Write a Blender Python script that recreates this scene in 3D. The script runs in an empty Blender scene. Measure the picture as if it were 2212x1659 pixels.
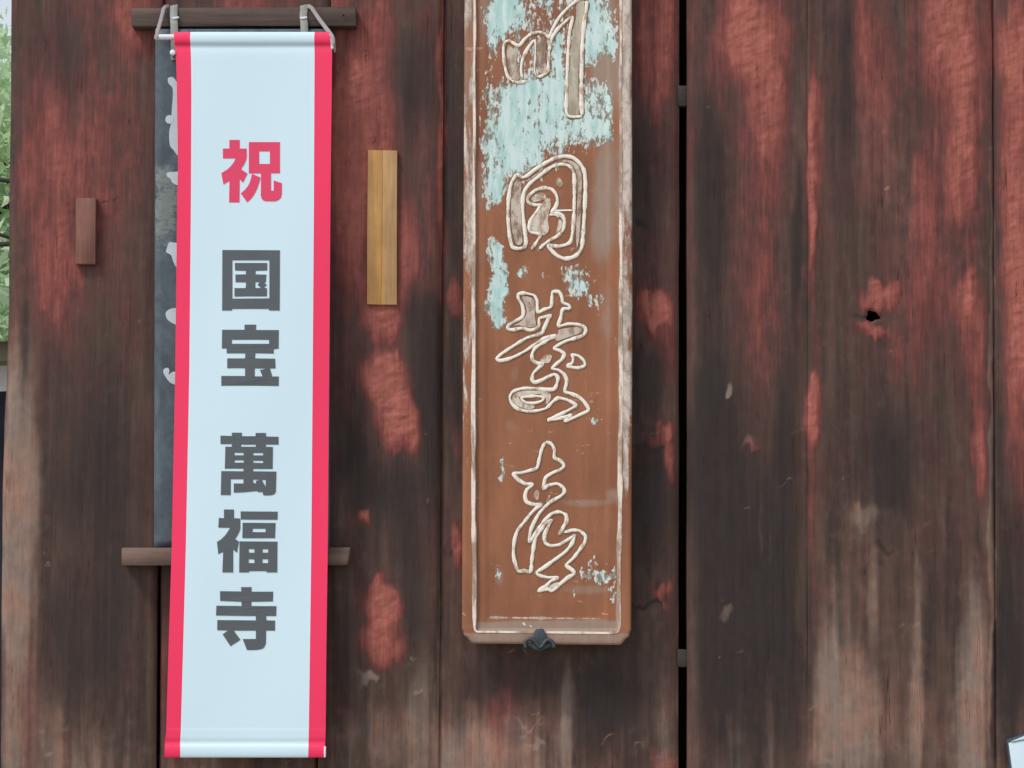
import bpy, bmesh, math, random
import numpy as np
from mathutils import Vector, Matrix
from mathutils.geometry import tessellate_polygon
random.seed(4)
R = math.radians
S = bpy.context.scene
COL = S.collection

# ------------------------------------------------------------------ camera, sky, sun, exposure
CAM = Vector((0.0, -8.0, 1.6)); PITCH = R(4.2); LENS = 96.0
cd = bpy.data.cameras.new('camera'); cam = bpy.data.objects.new('camera', cd); COL.objects.link(cam)
cam.location = CAM; cam.rotation_euler = (R(90) + PITCH, 0, 0)
cd.lens = LENS; cd.sensor_width = 36.0; cd.clip_end = 2000.0
S.camera = cam

SUN_EL, SUN_AZ = R(50), R(225)            # clockwise from +Y: in front of the wall, a little to the left
w = bpy.data.worlds.new('World'); S.world = w; w.use_nodes = True
nt = w.node_tree; nt.nodes.clear()
sky = nt.nodes.new('ShaderNodeTexSky'); sky.sky_type = 'NISHITA'; sky.sun_disc = False
sky.sun_elevation = SUN_EL; sky.sun_rotation = SUN_AZ
sky.air_density = 1.0; sky.dust_density = 1.0; sky.ozone_density = 1.0
hs = nt.nodes.new('ShaderNodeHueSaturation'); hs.inputs['Saturation'].default_value = 0.38
bg = nt.nodes.new('ShaderNodeBackground'); bg.inputs['Strength'].default_value = 0.12
ow = nt.nodes.new('ShaderNodeOutputWorld')
nt.links.new(sky.outputs[0], hs.inputs['Color']); nt.links.new(hs.outputs[0], bg.inputs['Color']); nt.links.new(bg.outputs[0], ow.inputs['Surface'])
sl = bpy.data.lights.new('sun', 'SUN'); sl.energy = 1.5; sl.angle = R(14); sl.color = (1.0, 0.955, 0.89)
so = bpy.data.objects.new('sun', sl); COL.objects.link(so)
sd = Vector((math.sin(SUN_AZ) * math.cos(SUN_EL), math.cos(SUN_AZ) * math.cos(SUN_EL), math.sin(SUN_EL)))
so.rotation_euler = sd.to_track_quat('Z', 'Y').to_euler(); so.location = (-3, -6, 9)
S.view_settings.view_transform = 'Standard'; S.view_settings.look = 'None'
S.view_settings.gamma = 1.0; S.view_settings.use_curve_mapping = False
S.view_settings.exposure = 0.45

# ------------------------------------------------------------------ photo measure <-> world
FPX = 2212 * LENS / 36.0
cp, sp = math.cos(PITCH), math.sin(PITCH)
def P(px, py, d=0.0):
    """the point of the plane y = -d seen at photo position (px, py)"""
    a, b = (px - 1106) / FPX, (829.5 - py) / FPX
    dy, dz = cp - b * sp, sp + b * cp
    t = (-d - CAM.y) / dy
    return Vector((a * t, -d, CAM.z + dz * t))
def to_px(x, y, z):
    dy, dz = y - CAM.y, z - CAM.z
    dep = dy * cp + dz * sp; up = -dy * sp + dz * cp
    return 1106 + FPX * x / dep, 829.5 - FPX * up / dep

# ------------------------------------------------------------------ noise
def hash2(i, j, s):
    n = (i.astype(np.int64) * 374761393 + j.astype(np.int64) * 668265263 + s * 1442695041) & 0xffffffff
    n = ((n ^ (n >> 13)) * 1274126177) & 0xffffffff
    n = (n ^ (n >> 16)) & 0xffff
    return n / 65535.0
def vnoise(x, y, s=0):
    i, j = np.floor(x), np.floor(y); fx, fy = x - i, y - j
    fx = fx * fx * fx * (fx * (fx * 6 - 15) + 10); fy = fy * fy * fy * (fy * (fy * 6 - 15) + 10)
    a, b = hash2(i, j, s), hash2(i + 1, j, s); c, d = hash2(i, j + 1, s), hash2(i + 1, j + 1, s)
    return (a + (b - a) * fx) * (1 - fy) + (c + (d - c) * fx) * fy
def fbm(x, y, s=0, o=4):
    t, a, n = 0, 0.5, 0
    for k in range(o):
        t = t + a * vnoise(x, y, s + 17 * k); n += a; a *= 0.55; x, y = x * 2.03 + 3.7, y * 2.03 + 1.3
    return t / n
def sstep(a, b, x):
    t = np.clip((x - a) / (b - a), 0, 1); return t * t * (3 - 2 * t)
def blobs(px, py, L):
    o = np.zeros_like(px)
    for cx, cy, rx, ry, am in L:
        o = o + am * np.exp(-(((px - cx) / rx) ** 2 + ((py - cy) / ry) ** 2) ** 1.7)
    return o

# ------------------------------------------------------------------ node helper
class NM:
    def __init__(s, name, rough=0.7):
        s.m = bpy.data.materials.new(name); s.m.use_nodes = True
        s.t = s.m.node_tree; s.N = s.t.nodes; s.L = s.t.links
        s.b = s.N['Principled BSDF']; s.b.inputs['Roughness'].default_value = rough
        s.tc = s.N.new('ShaderNodeTexCoord')
    def put(s, sock, v):
        if hasattr(v, 'is_output') or isinstance(v, bpy.types.NodeSocket): s.L.new(v, sock)
        elif isinstance(v, (tuple, list)): sock.default_value = tuple(v) + ((1.0,) if len(v) == 3 and len(sock.default_value) == 4 else ())
        else: sock.default_value = v
    def noise(s, scale, stretch=(1, 1, 1), detail=5, rough=0.55, dist=0.0, off=(0, 0, 0)):
        mp = s.N.new('ShaderNodeMapping'); mp.inputs['Scale'].default_value = stretch; mp.inputs['Location'].default_value = off
        s.L.new(s.tc.outputs['Object'], mp.inputs['Vector'])
        n = s.N.new('ShaderNodeTexNoise'); s.L.new(mp.outputs[0], n.inputs['Vector'])
        n.inputs['Scale'].default_value = scale; n.inputs['Detail'].default_value = detail
        n.inputs['Roughness'].default_value = rough; n.inputs['Distortion'].default_value = dist
        return n.outputs[0]
    def attr(s, name):
        a = s.N.new('ShaderNodeAttribute'); a.attribute_name = name
        sp_ = s.N.new('ShaderNodeSeparateColor'); s.L.new(a.outputs['Color'], sp_.inputs[0])
        return sp_.outputs[0], sp_.outputs[1], sp_.outputs[2]
    def math(s, op, a, b=0.0, c=0.0):
        n = s.N.new('ShaderNodeMath'); n.operation = op
        s.put(n.inputs[0], a); s.put(n.inputs[1], b); s.put(n.inputs[2], c); return n.outputs[0]
    def step(s, lo, hi, v):
        n = s.N.new('ShaderNodeMapRange'); n.interpolation_type = 'SMOOTHSTEP'
        n.inputs['From Min'].default_value = lo; n.inputs['From Max'].default_value = hi
        s.put(n.inputs['Value'], v); return n.outputs[0]
    def rng(s, v, a, b, c, d):
        n = s.N.new('ShaderNodeMapRange'); s.put(n.inputs['Value'], v)
        for k, q in zip(('From Min', 'From Max', 'To Min', 'To Max'), (a, b, c, d)): n.inputs[k].default_value = q
        return n.outputs[0]
    def mix(s, f, a, b):
        n = s.N.new('ShaderNodeMix'); n.data_type = 'RGBA'
        s.put(n.inputs[0], f); s.put(n.inputs[6], a); s.put(n.inputs[7], b); return n.outputs[2]
    def mul(s, col, v):
        n = s.N.new('ShaderNodeVectorMath'); n.operation = 'SCALE'; s.put(n.inputs[0], col); s.put(n.inputs['Scale'], v); return n.outputs[0]
    def bump(s, h, strength, dist=0.003):
        n = s.N.new('ShaderNodeBump'); n.inputs['Strength'].default_value = strength; n.inputs['Distance'].default_value = dist
        s.put(n.inputs['Height'], h); s.L.new(n.outputs[0], s.b.inputs['Normal'])
    def col(s, c): s.put(s.b.inputs['Base Color'], c)

def srgb(r, g, b):
    f = lambda c: (c / 255 / 12.92) if c / 255 <= 0.04045 else ((c / 255 + 0.055) / 1.055) ** 2.4
    return (f(r), f(g), f(b))

# ------------------------------------------------------------------ materials
def mat_plank():
    m = NM('weathered_red_plank', 0.62)
    r, g, b = m.attr('wear_tone')
    streak = m.noise(26, (1, 1, 0.05), 5, 0.55)
    fine = m.noise(120, (1, 1, 0.10), 4, 0.6)
    blot = m.noise(11, (1, 1, 0.4), 6, 0.62, 0.5)
    mott = m.noise(30, (1, 1, 0.7), 5, 0.6, 0.3, (7, 2, 1))
    nick = m.noise(42, (0.5, 1, 1.5), 5, 0.6, 0.6)
    var = m.math('ADD', m.math('MULTIPLY', m.math('SUBTRACT', streak, 0.5), 0.40), m.math('ADD', m.math('MULTIPLY', m.math('SUBTRACT', blot, 0.5), 0.7), m.math('MULTIPLY', m.math('SUBTRACT', mott, 0.5), 0.35)))
    brown = m.mix(m.step(0.34, 0.66, streak), srgb(58, 43, 37), srgb(92, 69, 58))
    brown = m.mix(m.math('MULTIPLY', m.step(0.42, 0.66, blot), 0.7), brown, srgb(84, 54, 50))
    brown = m.mix(m.math('MULTIPLY', m.step(0.5, 0.72, mott), 0.3), brown, srgb(98, 78, 70))
    rr = m.math('ADD', r, m.math('ADD', m.math('MULTIPLY', var, 0.8), m.math('MULTIPLY', m.math('SUBTRACT', fine, 0.5), 0.45)))
    rust = m.mix(m.step(0.3, 0.75, rr), srgb(94, 54, 51), srgb(124, 62, 56))
    rust = m.mix(m.step(0.5, 1.25, rr), rust, srgb(166, 94, 82))
    c = m.mix(m.math('MULTIPLY', m.step(0.0, 0.58, rr), 0.92), brown, rust)
    dk = m.math('ADD', b, m.math('MULTIPLY', var, 0.8))
    c = m.mix(m.math('MULTIPLY', m.step(0.0, 0.85, dk), 0.95), c, m.mix(blot, srgb(38, 30, 28), srgb(50, 38, 34)))
    pp = m.math('ADD', g, m.math('MULTIPLY', var, 0.5))
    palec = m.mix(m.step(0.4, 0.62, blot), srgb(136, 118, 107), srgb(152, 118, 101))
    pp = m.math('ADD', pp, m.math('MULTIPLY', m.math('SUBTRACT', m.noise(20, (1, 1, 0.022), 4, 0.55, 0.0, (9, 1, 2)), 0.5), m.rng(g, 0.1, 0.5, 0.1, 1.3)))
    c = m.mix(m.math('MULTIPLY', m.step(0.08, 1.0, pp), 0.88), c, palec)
    c = m.mul(c, m.math('MULTIPLY', m.rng(fine, 0.25, 0.75, 0.86, 1.13), m.rng(mott, 0.3, 0.7, 0.85, 1.15)))
    crk = m.noise(44, (1, 1, 0.03), 3, 0.5, 0.15, (2, 8, 4))
    crk = m.step(0.012, 0.0, m.math('ABSOLUTE', m.math('SUBTRACT', crk, 0.42)))
    crk = m.math('MULTIPLY', crk, m.step(0.5, 0.62, blot))
    c = m.mix(m.math('MULTIPLY', crk, 0.75), c, srgb(28, 22, 21))
    m.col(c)
    hgt = m.math('ADD', m.math('MULTIPLY', streak, 0.35), m.math('ADD', m.math('MULTIPLY', fine, 0.12), m.math('ADD', m.math('MULTIPLY', mott, 0.22), m.math('MULTIPLY', nick, m.rng(r, 0.5, 1.0, 0.10, 0.32)))))
    m.bump(m.math('SUBTRACT', hgt, m.math('MULTIPLY', crk, 0.25)), 0.42, 0.006)
    m.put(m.b.inputs['Roughness'], m.rng(blot, 0.3, 0.7, 0.5, 0.75))
    m.b.inputs['Specular IOR Level'].default_value = 0.35
    return m.m

def mat_wood(name, a, b, sc=30, axis='x', bump=0.4, rough=0.7):
    m = NM(name, rough)
    st = {'x': (0.06, 1, 1), 'z': (1, 1, 0.06)}[axis]
    n = m.noise(sc, st, 6, 0.62); f = m.noise(sc * 5, st, 4, 0.6); bl = m.noise(9, (1, 1, 1), 4)
    c = m.mix(m.step(0.3, 0.7, n), a, b)
    c = m.mul(c, m.math('MULTIPLY', m.rng(f, 0.25, 0.75, 0.82, 1.15), m.rng(bl, 0.3, 0.7, 0.85, 1.15)))
    m.col(c); m.bump(m.math('ADD', n, m.math('MULTIPLY', f, 0.5)), bump, 0.004)
    return m.m

def mat_tablet():
    m = NM('tablet_lacquer', 0.6)
    mint, gesso, grey = m.attr('wear_tone')
    n1 = m.noise(24, (1, 1, 0.55), 8, 0.72, 0.6); n2 = m.noise(95, (1, 1, 0.55), 6, 0.68, 0.4); n3 = m.noise(7, (1, 1, 0.5), 4)
    n4 = m.noise(50, (1, 1, 0.25), 5, 0.6); nr = m.noise(16, (1.6, 1, 0.3), 7, 0.66, 0.5, (4, 4, 1))
    base = m.mix(m.step(0.3, 0.7, n3), srgb(134, 84, 56), srgb(154, 98, 66))
    base = m.mix(m.math('MULTIPLY', m.step(0.2, 0.95, m.math('ADD', grey, m.math('MULTIPLY', m.math('SUBTRACT', n1, 0.5), 0.9))), 0.95), base, srgb(152, 130, 114))
    base = m.mul(base, m.math('MULTIPLY', m.rng(n4, 0.25, 0.75, 0.92, 1.08), m.rng(nr, 0.3, 0.7, 0.93, 1.07)))
    nv = m.noise(60, (1, 1, 0.16), 6, 0.65, 0.2, (5, 5, 5))
    sc = m.noise(30, (0.55, 1, 1.5), 5, 0.6, 0.5, (1, 2, 3))
    base = m.mix(m.math('MULTIPLY', m.step(0.665, 0.70, sc), 0.55), base, srgb(200, 164, 140))
    gg = m.math('ADD', gesso, m.math('ADD', m.math('MULTIPLY', m.math('SUBTRACT', nr, 0.5), 1.7), m.math('MULTIPLY', m.math('SUBTRACT', n2, 0.5), 0.25)))
    c = m.mix(m.step(0.3, 0.5, gg), base, m.mix(m.step(0.42, 0.62, n1), srgb(160, 146, 134), srgb(212, 196, 184)))
    mm = m.math('ADD', mint, m.math('ADD', m.math('MULTIPLY', m.math('SUBTRACT', n1, 0.5), 1.5), m.math('ADD', m.math('MULTIPLY', m.math('SUBTRACT', n2, 0.5), 1.5), m.math('MULTIPLY', m.math('SUBTRACT', nv, 0.5), 2.3))))
    fringe = m.mix(m.step(0.45, 0.58, n2), srgb(132, 132, 120), srgb(214, 220, 214))
    c = m.mix(m.step(0.32, 0.38, mm), c, fringe)
    mintc = m.mix(m.step(0.35, 0.62, n4), srgb(170, 206, 202), srgb(206, 226, 223))
    c = m.mix(m.step(0.70, 0.88, mm), c, mintc)
    m.col(c)
    m.bump(m.math('ADD', m.step(0.36, 0.46, mm), m.math('ADD', m.step(0.3, 0.5, gg), m.math('ADD', m.math('MULTIPLY', n2, 0.35), m.math('MULTIPLY', n4, 0.3)))), 0.5, 0.0025)
    return m.m

def mat_gesso(name, white, under, lo, hi, sc=40, stretch=(1, 1, 0.5)):
    m = NM(name, 0.75)
    n = m.noise(sc, stretch, 7, 0.68, 0.3); f = m.noise(sc * 4, (1, 1, 1), 4)
    c = m.mix(m.step(lo, hi, n), under, white)
    m.col(m.mul(c, m.rng(f, 0.25, 0.75, 0.88, 1.1)))
    m.bump(m.math('ADD', m.step(lo, hi, n), m.math('MULTIPLY', f, 0.3)), 0.4, 0.0015)
    return m.m

def mat_plain(name, c, rough=0.5, spec=0.5, vary=0.06, sc=14, bump=0.0, metal=0.0):
    m = NM(name, rough); n = m.noise(sc, (1, 1, 1), 5)
    m.col(m.mul(m.mix(0.0, c, c), m.rng(n, 0.25, 0.75, 1 - vary, 1 + vary)))
    m.b.inputs['Specular IOR Level'].default_value = spec; m.b.inputs['Metallic'].default_value = metal
    if bump: m.bump(n, bump, 0.003)
    return m.m

def mat_blackboard():
    m = NM('faded_black_lacquer', 0.5)
    n = m.noise(16, (1, 1, 0.6), 7, 0.68, 0.8); f = m.noise(90, (0.5, 1, 1), 5, 0.65); a, g, b_ = m.attr('wear_tone')
    c = m.mix(m.step(0.3, 0.7, n), srgb(60, 71, 79), srgb(84, 98, 108))
    wv = m.math('ADD', a, m.math('ADD', m.math('MULTIPLY', m.math('SUBTRACT', n, 0.5), 1.4), m.math('MULTIPLY', m.math('SUBTRACT', f, 0.5), 0.8)))
    c = m.mix(m.math('MULTIPLY', m.step(0.3, 0.62, wv), 0.9), c, srgb(118, 128, 124))
    m.col(m.mul(c, m.rng(f, 0.25, 0.75, 0.88, 1.12))); m.bump(m.math('ADD', f, m.step(0.3, 0.6, wv)), 0.3, 0.002)
    return m.m

M = {}
M['plank'] = mat_plank()
M['rail_dark'] = mat_wood('rail_wood_dark', srgb(58, 46, 41), srgb(92, 74, 65))
M['rail_pale'] = mat_wood('rail_wood_grey', srgb(88, 70, 60), srgb(118, 96, 84))
M['unlit_dark'] = mat_plain('unlit_gap_dark', srgb(30, 25, 23), 0.9, 0.1)
M['peg'] = mat_wood('peg_wood', srgb(38, 33, 31), srgb(56, 50, 47), 60, 'x')
M['tan'] = mat_wood('fresh_patch_wood', srgb(210, 156, 86), srgb(184, 140, 88), 22, 'z', 0.25)
M['tan_grey'] = mat_wood('greyed_patch_wood', srgb(200, 150, 90), srgb(178, 142, 100), 26, 'z', 0.25)
M['patch'] = mat_wood('old_patch_wood', srgb(110, 70, 60), srgb(138, 94, 80), 40, 'z', 0.3)
M['tablet'] = mat_tablet()
M['bead'] = mat_gesso('worn_gesso_bead', srgb(234, 222, 210), srgb(164, 142, 124), 0.42, 0.56, 20, (1, 1, 0.25))
M['stroke'] = mat_gesso('gesso_outline', srgb(240, 232, 218), srgb(190, 168, 146), 0.36, 0.48, 50)
M['groove'] = mat_gesso('worn_groove', srgb(136, 112, 96), srgb(116, 84, 66), 0.42, 0.56, 40)
M['fill'] = mat_gesso('worn_gesso_fill', srgb(200, 186, 170), srgb(138, 112, 96), 0.38, 0.56, 38)
M['fill_pale'] = mat_gesso('pale_gesso_fill', srgb(216, 204, 188), srgb(160, 130, 108), 0.40, 0.56, 40)
M['fill_beige'] = mat_gesso('beige_gesso_fill', srgb(196, 188, 168), srgb(158, 146, 128), 0.36, 0.6, 24, (1, 1, 0.2))
M['black'] = mat_blackboard()
M['white_paint'] = mat_plain('old_white_paint', srgb(196, 206, 214), 0.6, 0.3, 0.05, 40)
M['pvc'] = mat_plain('banner_white_vinyl', srgb(210, 235, 246), 0.38, 0.4, 0.012, 3)
M['red'] = mat_plain('banner_red_ink', srgb(244, 50, 96), 0.36, 0.45, 0.02, 3)
M['ink_red'] = mat_plain('print_red', srgb(226, 66, 104), 0.4, 0.4, 0.03, 10)
M['ink_grey'] = mat_plain('print_black', srgb(84, 90, 96), 0.35, 0.5, 0.06, 12)
M['plastic'] = mat_plain('white_plastic', srgb(226, 226, 232), 0.35, 0.5, 0.03)
M['cord'] = mat_plain('white_cotton_tape', srgb(160, 154, 156), 0.85, 0.1, 0.12, 160, 0.3)
M['cord_grey'] = mat_plain('clear_plastic_strap', srgb(150, 152, 148), 0.45, 0.4, 0.16, 60, 0.2)
M['iron'] = mat_plain('painted_iron', srgb(56, 64, 70), 0.45, 0.5, 0.18, 60, 0.3)
M['nail'] = mat_plain('nail_head', srgb(170, 158, 150), 0.5, 0.5)
M['paper'] = mat_plain('notice_paper', srgb(204, 222, 232), 0.6, 0.3, 0.02, 3)
M['notice_board'] = mat_plain('notice_backing', srgb(62, 76, 88), 0.6, 0.3, 0.15, 20)

# ------------------------------------------------------------------ object helpers
def tag(o, label=None, cat=None, group=None, kind=None):
    for k, v in (('label', label), ('category', cat), ('group', group), ('kind', kind)):
        if v: o[k] = v
    return o
def thing(name, loc, label, cat, group=None):
    o = bpy.data.objects.new(name, None); COL.objects.link(o); o.location = loc; o.empty_display_size = 0.1
    return tag(o, label, cat, group)
def mesh_obj(name, V, F, mat, parent=None, smooth=False, sharp=None):
    """V in world metres; stored relative to the top-level thing it belongs to"""
    off = Vector((0, 0, 0)); p = parent
    while p is not None: off += p.location; p = p.parent
    me = bpy.data.meshes.new(name)
    V = np.asarray(V, dtype=float).reshape(-1, 3) - np.array(off)
    me.from_pydata(V.tolist(), [], [list(map(int, f)) for f in F]); me.update()
    if mat: me.materials.append(mat)
    if smooth:
        me.polygons.foreach_set('use_smooth', [True] * len(me.polygons))
        if sharp: me.set_sharp_from_angle(angle=sharp)
    o = bpy.data.objects.new(name, me); COL.objects.link(o)
    if parent: o.parent = parent
    return o
def set_wear_tone(o, c):
    a = o.data.color_attributes.new('wear_tone', 'FLOAT_COLOR', 'POINT')
    d = np.ones((len(o.data.vertices), 4), dtype=np.float32); d[:, :3] = np.clip(c, -1, 2); a.data.foreach_set('color', d.ravel())
def bevel_box(name, corners, d0, d1, mat, parent=None, bev=0.004, seg=2, wob=0.0):
    """prism from a photo-measured outline (px), front at d1, back at d0"""
    bm = bmesh.new(); fr = [bm.verts.new(P(x, y, d1)) for x, y in corners]
    bk = [bm.verts.new(Vector((v.co.x, -d0, v.co.z))) for v in fr]
    n = len(fr)
    bm.faces.new(fr); bm.faces.new(bk[::-1])
    for i in range(n): bm.faces.new((fr[i], bk[i], bk[(i + 1) % n], fr[(i + 1) % n]))
    bmesh.ops.recalc_face_normals(bm, faces=bm.faces)
    if bev: bmesh.ops.bevel(bm, geom=list(bm.edges), offset=bev, segments=seg, profile=0.5, affect='EDGES', clamp_overlap=True)
    if wob:
        bmesh.ops.subdivide_edges(bm, edges=[e for e in bm.edges if e.calc_length() > 0.08], cuts=7, use_grid_fill=True)
        for v in bm.verts: v.co += Vector((0, random.uniform(-1, 1), random.uniform(-1, 1))) * wob
    V = [v.co[:] for v in bm.verts]; bm.verts.index_update(); F = [[v.index for v in f.verts] for f in bm.faces]; bm.free()
    return mesh_obj(name, V, F, mat, parent, True, R(35))
def tube(pts, r, n=8, flat=1.0):
    pts = [Vector(p) for p in pts]; V, F = [], []
    for i, p in enumerate(pts):
        t = (pts[min(i + 1, len(pts) - 1)] - pts[max(i - 1, 0)]).normalized()
        a = t.cross(Vector((0, 1, 0)))
        a = a.normalized() if a.length > 1e-4 else Vector((1, 0, 0)); b = t.cross(a).normalized()
        rr = r[i] if isinstance(r, (list, tuple)) else r
        for k in range(n):
            q = 2 * math.pi * k / n; V.append((p + a * rr * math.cos(q) + b * rr * flat * math.sin(q))[:])
    for i in range(len(pts) - 1):
        for k in range(n): F.append((i * n + k, i * n + (k + 1) % n, (i + 1) * n + (k + 1) % n, (i + 1) * n + k))
    F.append(tuple(range(n))[::-1]); F.append(tuple((len(pts) - 1) * n + k for k in range(n)))
    return V, F
def lerp_knots(y, K):
    ys = [k[0] for k in K]; xs = [k[1] for k in K]
    return np.interp(y, ys, xs)

# ------------------------------------------------------------------ the ground
gx = np.linspace(-1, 1, 60); V, F = [], []
for j in gx:
    for i in gx: V.append((400 * i ** 3 * 1.0, 400 * j ** 3, 0.0))
for j in range(59):
    for i in range(59): F.append((j * 60 + i, j * 60 + i + 1, (j + 1) * 60 + i + 1, (j + 1) * 60 + i))
mg = NM('pale_gravel', 0.9); n = mg.noise(3, detail=8, rough=0.7); f = mg.noise(60, detail=4)
mg.col(mg.mul(mg.mix(n, srgb(150, 142, 130), srgb(186, 178, 166)), mg.rng(f, 0.2, 0.8, 0.8, 1.15))); mg.bump(f, 0.6, 0.02)
tag(mesh_obj('ground', V, F, mg.m), kind='structure')

# ------------------------------------------------------------------ the plank wall
WZ0, WZ1 = 0.34, 4.1
wall = thing('plank_wall', (0.35, 0.0, 0.0), 'wall of tall weathered dark brown planks with remains of red paint', 'wall')
RED = [(100,430,70,330,.42),(230,300,110,260,.22),(300,30,60,90,.3),(190,20,60,60,.15),(60,1120,45,260,.22),(130,620,60,120,.15),
 (770,230,70,260,.55),(830,500,90,220,.35),(830,690,45,60,.4),(730,450,40,250,.3),(832,815,58,50,.8),(868,915,46,66,.95),(820,870,35,60,.3),(785,1105,16,24,.55),(830,1300,50,44,1.0),(825,1390,52,62,.95),(955,300,9,380,.45),(730,800,30,120,.2),(880,560,50,120,.2),
 (1415,90,55,190,.6),(1410,665,40,44,1.0),(1435,760,25,120,.35),(1425,935,40,22,.55),(1447,990,13,75,.7),(1430,1285,25,30,.65),(978,645,18,50,.6),(985,1170,18,55,.8),(985,960,14,60,.3),(1085,1570,45,130,.35),(1210,1600,30,100,.3),(1440,1650,50,30,.6),
 (365,1500,30,250,.35),(560,20,120,60,.3),
 (1610,50,70,110,.7),(1650,220,40,150,.45),(1560,150,40,100,.25),(1690,180,25,150,.3),(1600,560,35,330,.25),(1660,600,30,350,.18),(1625,975,26,16,.45),
 (1757,380,11,330,.5),(1757,500,9,60,.4),(1757,880,15,70,.75),(1757,1100,9,220,.3),(2050,80,70,110,.5),(2085,330,35,260,.5),(1900,640,42,34,.7),(1885,715,36,20,.65),(2080,640,32,60,.55),(2100,720,35,110,.45),(1935,770,26,60,.35),(2110,1010,22,120,.55),(2000,550,60,250,.22),(1875,1195,16,18,.3),(1880,200,80,200,.12),(2120,900,20,150,.3),(2030,980,20,90,.15),
 (2195,450,40,450,.62),(2180,100,50,100,.35),(2200,900,30,300,.3)]
DARK = [(140,120,60,120,.35),(200,900,120,250,.22),(120,1400,70,180,.3),(260,1150,60,300,.2),(320,700,30,300,.2),(225,1450,60,150,.2),
 (905,170,55,130,.5),(915,740,40,160,.5),(930,900,30,200,.5),(800,1040,100,80,.4),(870,1120,80,120,.35),(740,1400,40,150,.3),(900,1450,40,100,.3),(760,950,40,80,.3),(900,1300,30,100,.3),
 (1395,820,50,90,.5),(1400,1080,60,150,.6),(1400,380,60,150,.35),(1340,1500,70,130,.5),(1040,1480,50,100,.35),(980,400,25,400,.4),(985,850,25,120,.4),  # left strip entries paint in the shade of the recess
 (1540,600,40,450,.45),(1530,1000,60,200,.5),(1600,1250,120,230,.65),(1640,1500,110,220,.6),(1580,950,90,160,.3),(1722,520,14,180,.6),(1510,250,20,150,.3),(1690,1100,50,250,.35),(1560,1500,60,200,.35),
 (1960,1000,70,150,.35),(1850,420,60,200,.22),(2030,1250,60,150,.3),(1990,700,26,120,.35),(1900,1050,60,120,.22),(2000,1450,50,200,.25),(1850,683,22,8,.3),(1820,60,30,200,.3),
 (2185,1300,40,250,.55),(2180,1500,40,150,.4)]
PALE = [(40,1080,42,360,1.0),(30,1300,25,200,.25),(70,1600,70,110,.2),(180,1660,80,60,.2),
 (800,1470,22,14,.9),(905,1560,30,150,.28),(944,1450,9,300,.3),(800,1600,80,80,.35),(905,1500,30,160,.3),(952,800,5,900,.2),  # long slim entry paints the worn corner edge catching light
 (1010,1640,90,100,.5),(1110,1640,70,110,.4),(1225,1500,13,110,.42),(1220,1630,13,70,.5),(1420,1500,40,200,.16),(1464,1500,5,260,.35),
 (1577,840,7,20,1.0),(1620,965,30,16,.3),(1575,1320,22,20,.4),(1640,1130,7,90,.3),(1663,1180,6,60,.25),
 (1800,1530,55,180,.65),(1870,1560,60,120,.35),(1870,1110,45,35,.42),(1890,1280,14,120,.3),(1980,1480,14,280,.5),(2105,1500,38,260,.75),(2141,900,6,900,.55),(1790,1350,40,150,.18),(1900,320,60,150,.18),(1830,1200,40,200,.16),(1960,450,40,160,.15)]  # tall slim entry paints a highlight down the right edge
_rf = random.Random(11)
FLECK = [(_rf.uniform(10, 2212), _rf.uniform(150, 1659) ** 1.0, _rf.uniform(4, 11), _rf.uniform(2.2, 4), _rf.uniform(.12, .5)) for _ in range(120)]
RED += [(1900,350,150,480,.13),(2060,500,90,600,.12),(1650,450,90,450,.10),(150,1350,60,200,.12),(1040,1620,80,120,.3),(60,1450,40,200,.2),(1120,1500,30,120,.2),(785,1120,20,22,.4),(1600,1240,12,12,.2)]
DARK += [(230,1250,90,330,.28),(130,950,60,200,.18),(1180,1460,130,60,.4),(1290,1560,60,110,.3),(1540,380,40,200,.25),(1930,900,60,200,.2),(1830,950,50,160,.2),(870,1600,50,90,.2),(1840,150,25,200,.25),(1700,850,30,200,.3),(1400,959,36,5,1.0),(1395,1309,42,6,1.0),(1420,1268,8,16,.4),(1381,478,12,10,.6),(240,432,36,2.5,.5),(1905,1185,30,8,.4),(1880,1215,34,8,.45),(1870,1230,20,40,.3)]  # thin strong entries paint shadow under the ledge cracks; another darkens below the tablet
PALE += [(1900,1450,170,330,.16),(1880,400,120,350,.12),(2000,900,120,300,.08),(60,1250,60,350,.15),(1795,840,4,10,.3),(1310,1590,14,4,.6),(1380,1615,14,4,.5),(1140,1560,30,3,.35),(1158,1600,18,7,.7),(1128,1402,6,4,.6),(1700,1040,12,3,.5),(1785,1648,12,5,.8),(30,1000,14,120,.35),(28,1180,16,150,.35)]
def wood_wear_shade(px, py, red, seed):
    wx = px + 26 * (fbm(px / 40, py / 130, 5, 3) - .5); wy = py + 70 * (fbm(px / 30, py / 60, 9, 3) - .5)
    st = fbm(px / 16, py / 420, 21 + seed, 4) - .5
    st2 = fbm(px / 55, py / 300, 33 + seed, 4) - .5
    top = 1 - sstep(200, 1350, py) * 0.9
    rb = blobs(wx, wy, RED)
    r = red * top + st * .35 * (0.4 + 0.6 * top) + st2 * .8 * (0.4 + 0.6 * top) - .04 + 1.12 * rb
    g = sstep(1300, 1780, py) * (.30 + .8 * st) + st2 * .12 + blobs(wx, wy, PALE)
    b = st2 * -.3 + st * .45 + .06 - .14 * sstep(1480, 1700, py) + 1.15 * blobs(wx, wy, DARK) - .9 * np.clip(rb - .35, 0, 1)
    g = g + blobs(px + 14 * (vnoise(px / 5, py / 4, 91) - .5), py + 9 * (vnoise(px / 6, py / 5, 92) - .5) + .25 * (px % 97), [f for f in FLECK if px.min() - 20 < f[0] < px.max() + 20])
    return np.stack([r, g, b], -1)
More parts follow.
